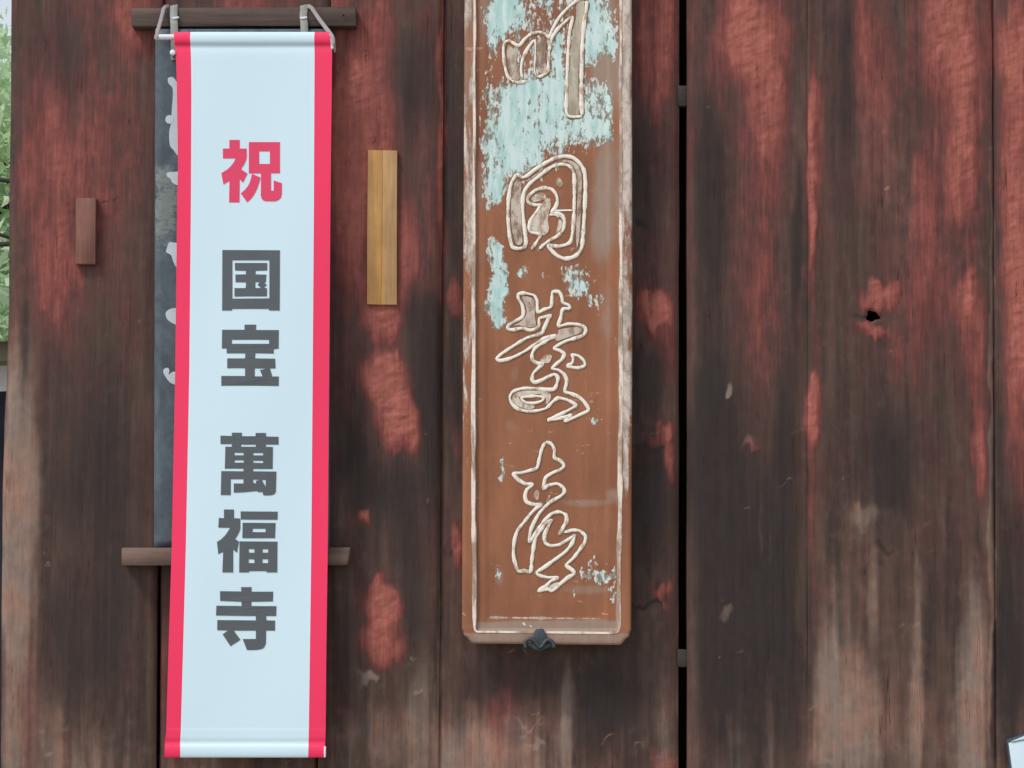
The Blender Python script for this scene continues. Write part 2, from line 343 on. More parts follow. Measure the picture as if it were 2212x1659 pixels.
def plank(top, bot, d, thick, red, seed, knots=None, edge=(.006, .006), hole=None, res=0.004, bulge=0.0):
    """top, bot: (left, right) photo x of the two edges at y = 0 and y = 1659"""
    A, B = P(top[0], 0, d), P(bot[0], 1659, d); Cc, D = P(top[1], 0, d), P(bot[1], 1659, d)
    wd = (Cc - A).length; nu = int(wd / res)
    zl, zh = P(1106, 1685, 0).z, P(1106, -25, 0).z
    z = np.concatenate([np.linspace(WZ0, zl, 60, endpoint=False), np.linspace(zl, zh, int((zh - zl) / res), endpoint=False), np.linspace(zh, WZ1, 60)])[:, None]; nz = len(z); u = np.linspace(0, 1, nu)[None, :]
    xl = A.x + (z - A.z) * (B.x - A.x) / (B.z - A.z); xr = Cc.x + (z - Cc.z) * (D.x - Cc.x) / (D.z - Cc.z)
    if knots:
        _, pyl = to_px(xl, -d, z); xl = xl + (np.interp(pyl, [k[0] for k in knots], [k[1] for k in knots]) - np.interp(pyl, [0, 1659], [top[0], bot[0]])) * .001356
    wob = 0.0022 * (vnoise(z * 7, z * 0 + seed, 3) - .5); xl = xl + wob; xr = xr + 0.0022 * (vnoise(z * 6, z * 0 + seed + 9, 4) - .5)
    x = xl + (xr - xl) * u; zz = z + 0 * x
    el, er = np.maximum(x - xl, 0), np.maximum(xr - x, 0)
    y = -d + edge[0] * np.exp(-(el / max(edge[0], .002)) ** 1.2) + edge[1] * np.exp(-(er / max(edge[1], .002)) ** 1.2) - bulge * np.sin(np.pi * u)
    px, py = to_px(x, -d, zz)
    wr = wood_wear_shade(px, py, red, seed)
    y = y + .0024 * (fbm(x * 60, zz * 2.5, 50 + seed, 4) - .5) + .002 * (fbm(x * 9, zz * 3, 60 + seed, 3) - .5)
    rough = np.clip(wr[..., 0] - .45, 0, .6)
    y = y - rough * .006 + np.clip(rough - .15, 0, 1) * .014 * (fbm((x + .5 * zz) * 26, (zz - .35 * x) * 52, 70 + seed, 3) - .5)
    keep = np.ones((nz - 1, nu - 1), bool)
    if hole:
        hx, hy, hr, hs_ = hole
        for k in range(2):
            q = np.hypot((px - hx) / hr, (py - hy) / hs_); ang = np.arctan2((py - hy) / hs_, (px - hx) / hr)
            tgt = 1 + .16 * np.sin(3 * ang + 1) + .1 * np.sin(5 * ang)
            ring = (q > .55 * tgt) & (q < 1.35 * tgt)
            nx_, ny_ = hx + np.cos(ang) * hr * tgt, hy + np.sin(ang) * hs_ * tgt
            x = np.where(ring, x + (nx_ - px) * 0.001356, x); zz = np.where(ring, zz - (ny_ - py) * 0.001356, zz)
            y = np.where(ring & (k == 0), y + .004, y)
            inn = q <= .55 * tgt
            keep &= ~(inn[:-1, :-1] | inn[1:, :-1] | inn[:-1, 1:] | inn[1:, 1:])
            break
    idx = np.arange(nz * nu).reshape(nz, nu)
    F = np.stack([idx[:-1, :-1], idx[:-1, 1:], idx[1:, 1:], idx[1:, :-1]], -1)[keep].tolist()
    V = np.stack([x, y, zz], -1); VV = [V.reshape(-1, 3)]; WW = [wr.reshape(-1, 3)]; n0 = nz * nu
    for side, fl in ((V[:, 0], 0), (V[:, -1], 1), (V[0], 1), (V[-1], 0)):      # plank sides, split from the face
        m_ = len(side); bk = side.copy(); bk[:, 1] = -d + thick
        wv = {0: wr[:, 0], 1: wr[:, -1], 2: wr[0], 3: wr[-1]}[len(VV) - 1 if len(VV) < 5 else 3]
        VV.append(np.concatenate([side, bk])); WW.append(np.concatenate([wv, wv]))
        for i in range(m_ - 1):
            q = (n0 + i, n0 + i + 1, n0 + m_ + i + 1, n0 + m_ + i); F.append(q if fl else q[::-1])
        n0 += 2 * m_
    o = mesh_obj('plank', np.concatenate(VV), F, M['plank'], wall, True)
    set_wear_tone(o, np.concatenate(WW)); return o
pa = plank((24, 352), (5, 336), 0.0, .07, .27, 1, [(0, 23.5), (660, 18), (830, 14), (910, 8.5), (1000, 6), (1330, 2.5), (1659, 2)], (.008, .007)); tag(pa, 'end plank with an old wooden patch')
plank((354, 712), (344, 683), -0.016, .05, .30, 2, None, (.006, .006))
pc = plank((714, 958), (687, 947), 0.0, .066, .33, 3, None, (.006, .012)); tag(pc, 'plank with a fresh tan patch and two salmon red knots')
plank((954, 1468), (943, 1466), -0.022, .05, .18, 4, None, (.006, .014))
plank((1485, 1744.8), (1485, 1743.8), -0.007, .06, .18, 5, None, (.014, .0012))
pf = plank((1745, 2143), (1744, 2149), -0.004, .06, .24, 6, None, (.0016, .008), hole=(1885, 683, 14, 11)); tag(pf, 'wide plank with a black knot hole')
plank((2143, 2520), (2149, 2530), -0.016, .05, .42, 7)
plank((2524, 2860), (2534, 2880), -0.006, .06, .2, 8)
# raised grain seam between the two right planks comes from their own edges; added dark sheet stands in for the unlit room behind the slit
def wbox(name, x0, x1, y0, y1, z0, z1, mat, parent, kind=None):
    V = [(x, y, z) for x in (x0, x1) for y in (y0, y1) for z in (z0, z1)]
    F = [(0, 1, 3, 2), (4, 6, 7, 5), (0, 4, 5, 1), (2, 3, 7, 6), (0, 2, 6, 4), (1, 5, 7, 3)]
    o = mesh_obj(name, V, F, mat, parent)
    if kind: o['kind'] = kind
    return o
xl = P(30, 800).x; xr = P(2860, 800).x
wbox('dark_backing', xl + .01, xr, .16, .19, WZ0 + .01, WZ1, M['unlit_dark'], wall)
wbox('sill_beam', xl - .03, xr + .1, -.04, .20, 0.0, WZ0, mat_wood('sill_wood', srgb(90, 70, 60), srgb(130, 108, 94)), wall)
wbox('lintel_beam', xl - .03, xr + .1, -.03, .20, WZ1, WZ1 + .3, M['rail_dark'], wall)
for (ya, yb) in ((184, 230), (1402, 1442)):
    bevel_box('peg', [(1463, ya), (1487, ya + 1), (1487, yb), (1463, yb - 1)], -.06, -.026, M['peg'], wall, .004)
tp = bevel_box('repair_patch', [(795, 324), (825.6, 324.5), (825.6, 500), (822.6, 658), (793, 657), (793, 500)], -.004, .014, M['tan'], pc, .0008)
tp['label'] = 'tan stave of the fresh repair strip'
tp = bevel_box('repair_patch', [(826, 324.5), (858, 325), (857, 500), (857, 658), (823, 658), (826, 500)], -.004, .0135, M['tan_grey'], pc, .0008)
tp['label'] = 'greyer stave of the fresh repair strip'
op = bevel_box('repair_patch', [(164, 428), (207, 427), (206, 571), (162, 570)], -.006, .026, M['patch'], pa, .003)
op['label'] = 'old reddish brown wooden repair strip'

# ------------------------------------------------------------------ rails that carry the black signboard
r1 = bevel_box('wooden_rail', [(283, 17), (769, 14), (770, 56), (284, 58)], -.01, .056, M['rail_dark'], None, .005, 2, .0006)
tag(r1, 'dark wooden rail across the planks above the white banner', 'rail', 'rails behind the banner')
r2 = bevel_box('wooden_rail', [(262, 1183), (757, 1182), (751, 1221), (262, 1222)], -.01, .076, M['rail_pale'], None, .005, 2, .0006)
tag(r2, 'grey-brown wooden rail under the foot of the black signboard', 'rail', 'rails behind the banner')
def disc(c, r, dep, mat, name, parent, n=20):
    V, F = [], []
    for k, (rr, dy) in enumerate(((1, 0), (1, dep * .6), (.75, dep * .95), (.3, dep))):
        for i in range(n):
            q = 2 * math.pi * i / n; V.append((c.x + r * rr * math.cos(q), c.y - dy, c.z + r * rr * math.sin(q)))
    for k in range(3):
        for i in range(n): F.append((k * n + i, (k + 1) * n + i, (k + 1) * n + (i + 1) % n, k * n + (i + 1) % n))
    F.append(tuple(3 * n + i for i in range(n))[::-1])
    return mesh_obj(name, V, F, mat, parent, True, R(50))
disc(P(728, 1203, .070), .006, .003, M['nail'], 'nail', r2)
disc(P(742, 33, .062), .003, .001, M['unlit_dark'], 'nail_hole', r1)

# ------------------------------------------------------------------ black signboard behind the banner
bs = thing('black_signboard', P(520, 1180, .05), 'faded black lacquered signboard with white brush writing, mostly hidden behind the banner', 'signboard')
nx, nz = 60, 220
u = np.linspace(0, 1, nx)[None, :]; v = np.linspace(0, 1, nz)[:, None]
pxg = (333 + (1 - v) * 0 + 0 * u) + u * (712 - 333) + (v - .5) * -3; pyg = 61 + v * (1181 - 61) + 0 * u
BD = .063
G = np.array([[P(pxg[j, i], pyg[j, i], BD)[:] for i in range(nx)] for j in range(nz)])
bev = np.exp(-(np.minimum(np.minimum(u, 1 - u) * .51, np.minimum(v, 1 - v) * 1.5) / .008) ** 2) * .010
G[..., 1] += bev
Vb = np.concatenate([G.reshape(-1, 3), (G + np.array([0, 0, 0])).reshape(-1, 3) * np.array([1, 0, 1]) + np.array([0, -.004, 0])])
idx = np.arange(nx * nz).reshape(nz, nx); F = [list(q) for q in np.stack([idx[:-1, :-1], idx[1:, :-1], idx[1:, 1:], idx[:-1, 1:]], -1).reshape(-1, 4)]
rim = list(idx[0, :]) + list(idx[1:, -1]) + list(idx[-1, -2::-1]) + list(idx[-2:0:-1, 0])
for a, b in zip(rim, rim[1:] + rim[:1]): F.append([a, b, b + nx * nz, a + nx * nz])
ob = mesh_obj('board', Vb, F, M['black'], bs, True, R(40))
wr = np.zeros((nz, nx)); wr += blobs(pxg, pyg, [(370, 330, 60, 90, .2), (375, 430, 60, 60, .3), (365, 490, 60, 70, .38), (350, 250, 40, 60, .1), (360, 640, 60, 60, .15), (345, 130, 40, 60, .2), (370, 200, 40, 60, .15), (350, 420, 30, 120, .25)]) - .12
set_wear_tone(ob, np.tile(np.stack([wr, wr * 0, wr * 0], -1).reshape(-1, 3), (2, 1)))
def flat_poly(polys, to_world, thick, name, mat, parent, cuts=None):
    """polys: list of (outer, [holes]) in px; a thin raised sheet"""
    bm = bmesh.new()
    for outer, holes in polys:
        loops = [outer] + list(holes)
        pts = [Vector((x, y, 0)) for L in loops for x, y in L]
        tri = tessellate_polygon([[Vector((x, y, 0)) for x, y in L] for L in loops])
        vs = [bm.verts.new(p) for p in pts]
        for t in tri:
            try: bm.faces.new([vs[i] for i in t])
            except ValueError: pass
    if cuts:
        ys = [v.co.y for v in bm.verts]; y = min(ys) + cuts
        while y < max(ys):
            bmesh.ops.bisect_plane(bm, geom=list(bm.verts) + list(bm.edges) + list(bm.faces), plane_co=(0, y, 0), plane_no=(0, 1, 0)); y += cuts
    for f in bm.faces:
        f.normal_update()
        if f.normal.z > 0: f.normal_flip()          # px y runs down
    bm.verts.index_update()
    top = [to_world(v.co.x, v.co.y) for v in bm.verts]; n0 = len(top)
    V = [t[:] for t in top] + [(t.x, t.y + thick, t.z) for t in top]
    F = [[v.index for v in f.verts] for f in bm.faces]
    for e in bm.edges:
        if len(e.link_faces) == 1:
            a, b = e.verts[0].index, e.verts[1].index; F.append([a, b, b + n0, a + n0])
    bm.free()
    return mesh_obj(name, V, F, mat, parent)
def ell(cx, cy, rx, ry, n=14): return [(cx + rx * math.cos(2 * math.pi * k / n), cy + ry * math.sin(2 * math.pi * k / n)) for k in range(n)]
B1 = lambda x, y: ((400 + x / 2.0109) / 1.8083, (y / 2.0109) / 1.8083)
B2 = lambda x, y: ((x / 2.0733) / 1.8083, (700 + y / 2.0733) / 1.8083)
def smooth_closed(pts, k=4):
    n = len(pts); o = []
    for i in range(n):
        p0, p1, p2, p3 = (np.array(pts[(i + q) % n], float) for q in (-1, 0, 1, 2))
        for s in range(k):
            t = s / k
            o.append(tuple(.5 * (2 * p1 + (p2 - p0) * t + (2 * p0 - 5 * p1 + 4 * p2 - p3) * t * t + (3 * p1 - p0 - 3 * p2 + p3) * t ** 3)))
    return o
strokes = [
 [B1(*q) for q in [(515,615),(545,605),(575,630),(640,760),(660,1000),(640,1230),(590,1220),(560,1180),(530,1140),(525,1040),(540,960),(545,860),(553,760),(550,690),(520,655)]],
 [B1(*q) for q in ell(527, 938, 33, 34)],
 [B1(*q) for q in [(510,1355),(560,1350),(640,1350),(680,1410),(640,1460),(580,1452),(545,1430),(535,1405),(508,1385)]],
 [B2(*q) for q in [(1365,520),(1390,510),(1500,540),(1540,620),(1480,740),(1430,715),(1400,660),(1385,615),(1345,590),(1350,565)]],
 [B2(*q) for q in [(1350,1070),(1400,1045),(1500,1050),(1520,1130),(1480,1190),(1410,1172),(1360,1140),(1342,1100)]],
 [B2(*q) for q in [(1330,1535),(1360,1528),(1372,1550),(1366,1585),(1400,1560),(1480,1570),(1500,1680),(1420,1665),(1370,1640),(1335,1590),(1322,1560)]],
]
for k_, s in enumerate(strokes):
    flat_poly([(smooth_closed(s, 3), [])], lambda x, y: P(x, y, BD + .0015 + .0006 * (k_ == 1)), .0012, 'painted_stroke', M['white_paint'], bs)
disc(P(373.5, 114, BD + .052), .0085, .008, M['plastic'], 'white_peg', bs)
bevel_box('peg_stem', [(369, 110), (378, 110), (378, 118), (369, 118)], BD - .002, BD + .052, M['cord_grey'], bs, .001)
# plastic straps that tie the board to the rail
def ribbon(pts, wdt, mat, name, parent, th=.0025):
    """flat band through world points, facing the viewer"""
    V, F = [], []
    pts = [Vector(p) for p in pts]
    for i, p in enumerate(pts):
        t = (pts[min(i + 1, len(pts) - 1)] - pts[max(i - 1, 0)]); t.y = 0
        t = t.normalized() if t.length > 1e-5 else Vector((0, 0, 1))
        s = Vector((t.z, 0, -t.x)) * wdt / 2
        for q, dy in ((-1, 0), (-.6, -th), (.6, -th), (1, 0)): V.append((p.x + s.x * q, p.y + dy, p.z + s.z * q))
    for i in range(len(pts) - 1):
        for k in range(3): F.append((i * 4 + k, i * 4 + k + 1, i * 4 + 5 + k, i * 4 + 4 + k))
        F.append((i * 4 + 3, i * 4, i * 4 + 4, i * 4 + 7))
    F.append((0, 3, 2, 1)); e = (len(pts) - 1) * 4; F.append((e, e + 1, e + 2, e + 3))
    return mesh_obj(name, V, F, mat, parent, True, R(40))
for xs in ((376, 375.5, 375, 376, 377), (656, 656, 655, 657, 658)):
    ribbon([P(xs[0], 11, .045), P(xs[1], 12, .058), P(xs[1] + .5, 20, .0600), P(xs[2], 32, .0605), P(xs[3], 50, .0640), P(xs[3] + .3, 60, .0670), P(xs[4], 80, .0665), P(xs[4], 130, .0655)], .022, M['cord_grey'], 'strap', bs)
for x in (378, 655): bevel_box('strap_knot', [(x - 9, 37), (x + 8, 35), (x + 9, 39), (x - 4, 42)], .060, .068, M['plastic'], bs, .0015)

# ------------------------------------------------------------------ the banner
bn = thing('banner', P(530, 1637, .115), 'white vinyl banner with red edges and large printed characters hanging over the planks', 'banner')
KL = [(66, 375), (98, 377), (110, 379.5), (165, 381.5), (358, 384.5), (443, 382.5), (800, 378.5), (1180, 371), (1400, 364), (1580, 359), (1605, 356), (1640, 355)]
KR = [(66, 717), (96, 718), (104, 717.5), (250, 716), (443, 713.8), (800, 711), (1180, 708), (1400, 705), (1580, 703.5), (1640, 701)]
KLi = [(66, 412), (80, 410.5), (120, 412.5), (200, 413.5), (443, 412.3), (800, 409), (1180, 401.5), (1400, 395.5), (1580, 390.5), (1605, 389), (1640, 389.5)]
KRi = [(66, 680), (80, 678.6), (120, 679.5), (443, 678), (800, 675.5), (1180, 672.5), (1400, 669.5), (1580, 667), (1640, 665.5)]
RODT, RODB = 82.0, 1622.0
def ban_d(py, px=540):
    py = np.asarray(py, float); d = .115 + .002 * np.sin(py / 210.) + .006 * sstep(200, 1600, py) + .0016 * np.sin(px / 60. + py / 170.)
    for c, r, hh in ((RODT, 14, .008), (RODB, 14.5, .005)):
        q = np.clip(np.abs(py - c) / r, 0, 1); d = d + hh * np.sqrt(1 - q ** 2)
    d = d - .002 * np.exp(-((py - 102) / 9.) ** 2) - .002 * np.exp(-((py - 1603) / 6.) ** 2)
    d = d + .0006 * sstep(1572, 1578, py)
    return d
ys = np.concatenate([np.linspace(69, 112, 40), np.linspace(114, 1560, 160), np.linspace(1562, 1636.5, 60)])
def ban_strip(name, kl, kr, n, mat):
    V, F = [], []
    for y in ys:
        a, b = lerp_knots(y, kl), lerp_knots(y, kr)
        for k in range(n + 1):
            x = a + (b - a) * k / n; V.append(P(x, y, float(ban_d(y, x)))[:])
    m = n + 1; N0 = len(V)
    for j in range(len(ys) - 1):
        for k in range(n): F.append((j * m + k, (j + 1) * m + k, (j + 1) * m + k + 1, j * m + k + 1))
    V += [(x, y + .0012, z) for x, y, z in V]
    F += [tuple(q + N0 for q in f[::-1]) for f in F]
    rim = [(j * m, (j + 1) * m) for j in range(len(ys) - 1)] + [(j * m + n, (j + 1) * m + n) for j in range(len(ys) - 1)] + [(k, k + 1) for k in range(n)] + [((len(ys) - 1) * m + k, (len(ys) - 1) * m + k + 1) for k in range(n)]
    F += [(a, b, b + N0, a + N0) for a, b in rim]
    return mesh_obj(name, V, F, mat, bn, True, R(40))
ban_strip('sheet', KLi, KRi, 16, M['pvc'])
ban_strip('red_border', KL, KLi, 4, M['red'])
ban_strip('red_border', KRi, KR, 4, M['red'])
def rod(name, x0, x1, y, r, d):
    V, F = tube([P(x0, y, d), P((x0 + x1) / 2, y, d), P(x1, y, d)], r, 14); return mesh_obj(name, V, F, M['plastic'], bn, True, R(50))
rod('rod', 335, 720, RODT - 2, .0085, .1115)
rod('rod', 358, 703.5, RODB, .010, .114)
bevel_box('rod_cap', [(714, 82), (720, 83), (721, 104), (715, 106)], .108, .128, M['plastic'], bn, .002)
bevel_box('rod_cap', [(699.5, 1613), (704, 1612), (703.5, 1636), (699.5, 1637)], .112, .134, M['plastic'], bn, .002)
ribbon([P(366, 13, .045), P(358, 14, .064), P(354, 18, .0665), P(347, 45, .085), P(341, 66, .11), P(337.5, 80, .122), P(337, 84, .122)], .0115, M['cord'], 'cord', bn)
ribbon([P(660, 14, .045), P(668, 13.5, .064), P(673, 17, .0665), P(690, 42, .08), P(706, 63, .105), P(716, 76, .125), P(719.5, 84, .131), P(720, 96, .131)], .012, M['cord'], 'cord', bn)
V, F = tube([P(718, 84, .124), P(722, 92, .122), P(723.5, 104, .120), P(723, 113, .119)], .0028, 6); mesh_obj('cord', V, F, M['cord'], bn, True)

def LZ(y0): return lambda x, y: ((800 + x / 4.74) / 1.8083, (y0 + y / 4.74) / 1.8083)
def arc(pts): return pts
CH = [
 (500, 'ink_red', [
  ([(455,220),(645,220),(645,380),(775,380),(775,550),(755,620),(720,685),(680,740),(680,770),(790,845),(705,1010),(645,945),(640,1375),(450,1375),(455,975),(345,1045),(305,835),(420,765),(490,695),(535,635),(570,562),(335,560),(335,380),(455,380)], []),
  ([(815,260),(1390,260),(1390,835),(1225,837),(1225,1160),(1275,1160),(1275,970),(1425,1020),(1425,1230),(1410,1285),(1370,1330),(1310,1355),(1130,1355),(1085,1340),(1050,1305),(1037,1250),(1040,838),(815,838)], [[(1005,430),(1205,430),(1205,665),(1005,665)]]),
  ([(872,846),(1030,915),(1015,985),(970,1120),(920,1220),(860,1305),(785,1375),(665,1210),(740,1145),(800,1070),(840,985),(862,900)], [])]),
 (930, 'ink_grey', [
  ([(325,220),(1390,225),(1385,1340),(1195,1340),(1180,1310),(510,1310),(500,1340),(320,1340)], [[(510,410),(1195,410),(1195,1115),(510,1120)]]),
  ([(555,460),(1155,460),(1155,598),(940,605),(940,672),(1140,675),(1130,815),(1100,830),(1150,865),(1095,915),(1150,930),(1150,1078),(550,1080),(550,925),(755,925),(765,820),(570,815),(565,675),(760,670),(760,605),(560,600)], [[(935,815),(1015,815),(975,865),(1040,920),(935,925)]])]),
 (1230, 'ink_grey', [
  ([(735,180),(950,180),(945,280),(1370,280),(1365,622),(1275,635),(1275,715),(935,710),(930,805),(1300,810),(1310,990),(1205,990),(1250,1140),(1370,1140),(1365,1315),(305,1310),(305,1130),(745,1130),(745,985),(415,985),(415,805),(745,805),(750,712),(405,710),(405,622),(315,620),(320,275),(735,275)],
   [[(500,460),(1190,460),(1190,535),(500,535)], [(925,990),(1150,995),(1020,1022),(1068,1138),(922,1138)]])]),
 (1650, 'ink_grey', [
  ([(500,190),(685,190),(685,255),(940,255),(940,195),(1130,195),(1135,260),(1365,265),(1365,410),(1130,410),(1130,450),(1260,455),(1255,860),(895,860),(895,905),(1325,910),(1315,1290),(1280,1335),(1210,1350),(1085,1350),(1070,1290),(985,1290),(970,1270),(700,1295),(535,1300),(535,1130),(715,1130),(715,1050),(480,1050),(480,1345),(295,1345),(305,900),(715,905),(715,855),(370,855),(380,450),(500,450),(500,400),(290,400),(290,245),(500,250)],
   [[(672,410),(945,410),(945,450),(668,450)], [(550,560),(720,565),(720,608),(550,608)], [(897,565),(1080,567),(1080,610),(897,610)], [(550,700),(720,700),(720,745),(550,745)], [(897,708),(1080,710),(1080,752),(897,748)], [(895,1060),(1020,1060),(945,1085),(945,1130),(895,1120)], [(1055,1065),(1130,1065),(1125,1190)]])]),
 (1950, 'ink_grey', [
  ([(355,190),(540,190),(540,350),(656,358),(658,540),(640,600),(605,670),(560,735),(632,785),(595,990),(525,930),(525,1355),(325,1355),(340,975),(250,1015),(225,790),(300,745),(385,660),(470,530),(250,525),(260,345),(355,350)], []),
  ([(662,225),(1350,230),(1345,380),(665,375)], []), ([(700,435),(1310,440),(1300,720),(695,720)], [[(885,545),(1125,545),(1125,610),(885,608)]]),
  ([(642,780),(1345,785),(1340,1355),(1145,1355),(1140,1330),(825,1330),(815,1355),(636,1355)], [[(815,920),(920,925),(920,990),(815,990)], [(1070,925),(1172,925),(1172,990),(1070,990)], [(812,1110),(900,1110),(920,1130),(920,1182),(812,1182)], [(1068,1110),(1172,1110),(1172,1182),(1068,1182)]])]),
 (2250, 'ink_grey', [
  ([(672,205),(865,205),(865,290),(1265,290),(1260,470),(865,475),(860,555),(1325,557),(1320,740),(1135,740),(1140,820),(1300,825),(1300,1012),(1135,1010),(1130,1250),(1110,1305),(1070,1345),(1000,1363),(930,1370),(780,1370),(702,1168),(945,1165),(945,1010),(535,1010),(660,1180),(475,1300),(330,1080),(430,1008),(230,1003),(230,815),(945,822),(945,740),(207,730),(215,550),(682,555),(677,475),(285,460),(280,280),(675,285)], [])]),
]
for y0, mk, polys in CH:
    z = LZ(y0)
    pp = [([z(*q) for q in o], [[z(*q) for q in h] for h in hs_]) for o, hs_ in polys]
    flat_poly(pp, lambda x, y: P(x, y, float(ban_d(y, x)) + .0012), .0008, 'printed_character', M[mk], bn, cuts=7.0)

# ------------------------------------------------------------------ carved tablet
tb = thing('carved_tablet', P(1182, 1391, .06), 'tall wooden tablet with four carved white outlined characters and flaking mint paint', 'tablet')
TD = .085
def tl(y): return np.interp(y, [-700, 0, 700, 1360, 1400], [1006, 1003.5, 1000.5, 997.5, 997.5])
def trr(y): return np.interp(y, [-700, 0, 700, 1360, 1400], [1364, 1365, 1366, 1363.5, 1363.5])
BL = lambda y: np.interp(y, [-700, 0, 1000, 1366], [1025, 1025, 1022, 1025.5]); BR = lambda y: np.interp(y, [-700, 0, 900, 1366], [1341, 1341, 1341.5, 1336.5])
BY = 1366.0
T0 = lambda y0: (lambda x, y: ((1750 + x / 2.765) / 1.8083, (y0 + y / 2.765) / 1.8083))
def tb_blobs(L):
    o = []
    for y0, x, y, rx, ry, a in L:
        c = T0(y0)(x, y); o.append((c[0], c[1], rx / 5.0, ry / 5.0, a))
    return o
MINT = tb_blobs([(0,1050,200,800,560,.30),(0,1000,1250,720,560,.36),(550,700,150,420,420,.25),(0,640,130,190,220,.95),(0,520,260,110,240,.5),(0,1180,430,70,90,.4),(0,1700,420,150,150,.7),(0,1560,100,60,140,.5),(0,1720,1250,60,260,.45),(0,620,40,120,120,.3),(0,480,330,60,230,.45),(0,1010,40,110,70,.5),(0,1640,160,110,260,.65),(0,1560,480,160,180,.75),(0,1760,560,90,100,.5),(0,1830,330,50,250,.4),
 (0,900,1080,330,230,.95),(0,1180,900,150,330,.5),(0,800,1450,330,260,.85),(0,720,1600,200,160,.9),(0,1350,1400,300,160,.62),(0,1600,1150,160,260,.7),(0,1640,1450,130,110,.5),(0,1190,560,70,180,.5),(0,450,950,45,500,.3),(0,1480,300,70,400,.6),
 (550,640,60,240,150,.9),(550,760,200,240,130,.7),(550,520,330,120,230,.75),(550,500,560,100,160,.75),(550,440,720,40,110,.4),(550,480,1080,40,90,.7),(550,520,1230,80,160,.75),(550,560,1500,90,200,.85),(550,590,1130,60,30,.4),
 (1100,540,60,95,120,.85),(1100,510,260,100,180,.85),(1100,540,430,80,80,.5),(1100,1590,1480,50,80,.6),(1100,620,430,60,20,.3),
 (550,840,1410,70,70,.5),(550,1350,1440,140,110,.42),(550,1400,1560,110,110,.5),(550,1500,1380,60,60,.42),(1100,1380,60,120,70,.5),(1100,1590,220,90,110,.42),(1100,1480,150,60,80,.4),(550,760,1430,60,40,.35),(550,1060,1440,60,50,.3),
 (1650,600,480,35,130,.5),(1650,590,600,25,30,.5),(2100,1480,400,110,80,.5),(2100,1660,440,130,70,.5),(2100,1570,280,40,90,.4),(2100,1810,390,60,110,.5),(2100,1790,620,50,120,.45),(2100,1360,600,30,90,.25),(2100,900,965,120,25,.35),(1650,660,190,60,30,.25),(2100,560,380,50,100,.3)])
GREY = tb_blobs([(0,1700,700,160,300,.8),(0,1750,1000,120,300,.5),(0,400,100,80,400,.4),(0,1700,100,120,200,.7),(550,1700,600,160,700,.75),(550,340,500,80,400,.4),(550,1620,1100,120,300,.4),(1100,1700,300,140,300,.4),(1100,1720,900,80,500,.3),(550,400,1300,80,300,.3),(2100,1500,560,300,60,.6),(2100,1000,960,800,70,.8),(2100,1600,930,300,60,.5),(1650,1500,870,300,50,.6),(1650,1800,780,100,80,.6),(1100,720,1000,50,130,.4),(2100,560,420,60,120,.5),(1650,680,40,80,80,.4)])
nx, nz = 150, 800
vy = np.concatenate([np.linspace(-640, -20, 120), np.linspace(-18, 1391.5, nz - 120)])[:, None]; u = np.linspace(0, 1, nx)[None, :]
L_, R_ = tl(vy), trr(vy)
# rounded, notched foot corners
cut = np.where(vy > 1362, 3 + np.clip((vy - 1362) / 29.5, 0, 1) ** 2.2 * 14, 0) + np.where(vy > 1372, 6 * sstep(1372, 1380, vy), 0)
cut = np.where(vy > 1355, cut * sstep(1355, 1368, vy), 0)
px = L_ + cut + (R_ - L_ - 2 * cut) * u; py = vy + 3.0 * (u - .4) * sstep(900, 1391, vy)
bl, br = BL(vy), BR(vy)
inside = np.minimum(np.minimum(px - bl, br - px), (BY - 1) - py)          # > 0 in the field
dd = TD - .010 * sstep(0, 7, inside) - .003 * sstep(22, 34, inside) * sstep(-5, 10, 1400 - py)
dd = dd - .006 * np.exp(-np.minimum(px - (L_ + cut), (R_ - cut) - px) / 2.5) - .006 * np.exp(-np.clip(1391.5 - vy, 0, 99) / 2.5)
dd = dd + .0014 * (fbm(px / 25, py / 90, 80, 4) - .5)
X = np.zeros((nz, nx, 3))
a_ = (px - 1106) / FPX; b_ = (829.5 - py) / FPX; dyy = cp - b_ * sp; dzz = sp + b_ * cp; t_ = (-dd - CAM.y) / dyy
X[..., 0] = a_ * t_; X[..., 1] = -dd; X[..., 2] = CAM.z + dzz * t_
wpx = px + 10 * (fbm(px / 14, py / 14, 3, 3) - .5) * 2; wpy = py + 14 * (fbm(px / 12, py / 20, 7, 3) - .5) * 2
mint = blobs(wpx, wpy, MINT); mint = np.clip(mint, 0, 1.05) * sstep(2, 12, inside); mint = mint - .45 * (1 - sstep(.02, .28, mint))
grey = blobs(px, py, GREY) + .25 * sstep(600, 0, py) + .05
rimm = sstep(3, -3, inside)
grey = grey + .75 * sstep(1362, 1372, py) + .5 * sstep(1338, 1350, py) * sstep(0, 4, inside) + rimm * .25 * sstep(900, 500, py)
up = sstep(1150, 450, py)
gess = rimm * (.04 + .38 * up) + blobs(px, py, [(1352, 900, 9, 260, .3), (1354, 200, 9, 300, .15), (1353, 1010, 9, 60, .3), (1010, 900, 9, 200, .1)]) * rimm
gess = gess + .5 * np.exp(-((py - 1335.5 - (px - 1180) * .012) / 2.4) ** 2) * sstep(1046, 1060, px) * sstep(1312, 1290, px) 
gess = gess + .06
wear_tone = np.stack([mint, gess, grey], -1)
idx = np.arange(nx * nz).reshape(nz, nx); F = [list(q) for q in np.stack([idx[:-1, :-1], idx[1:, :-1], idx[1:, 1:], idx[:-1, 1:]], -1).reshape(-1, 4)]
rim = list(idx[0, :]) + list(idx[1:, -1]) + list(idx[-1, -2::-1]) + list(idx[-2:0:-1, 0])
N0 = nx * nz; Vt = np.concatenate([X.reshape(-1, 3), X.reshape(-1, 3) * np.array([1, 0, 1]) + np.array([0, -.03, 0])])
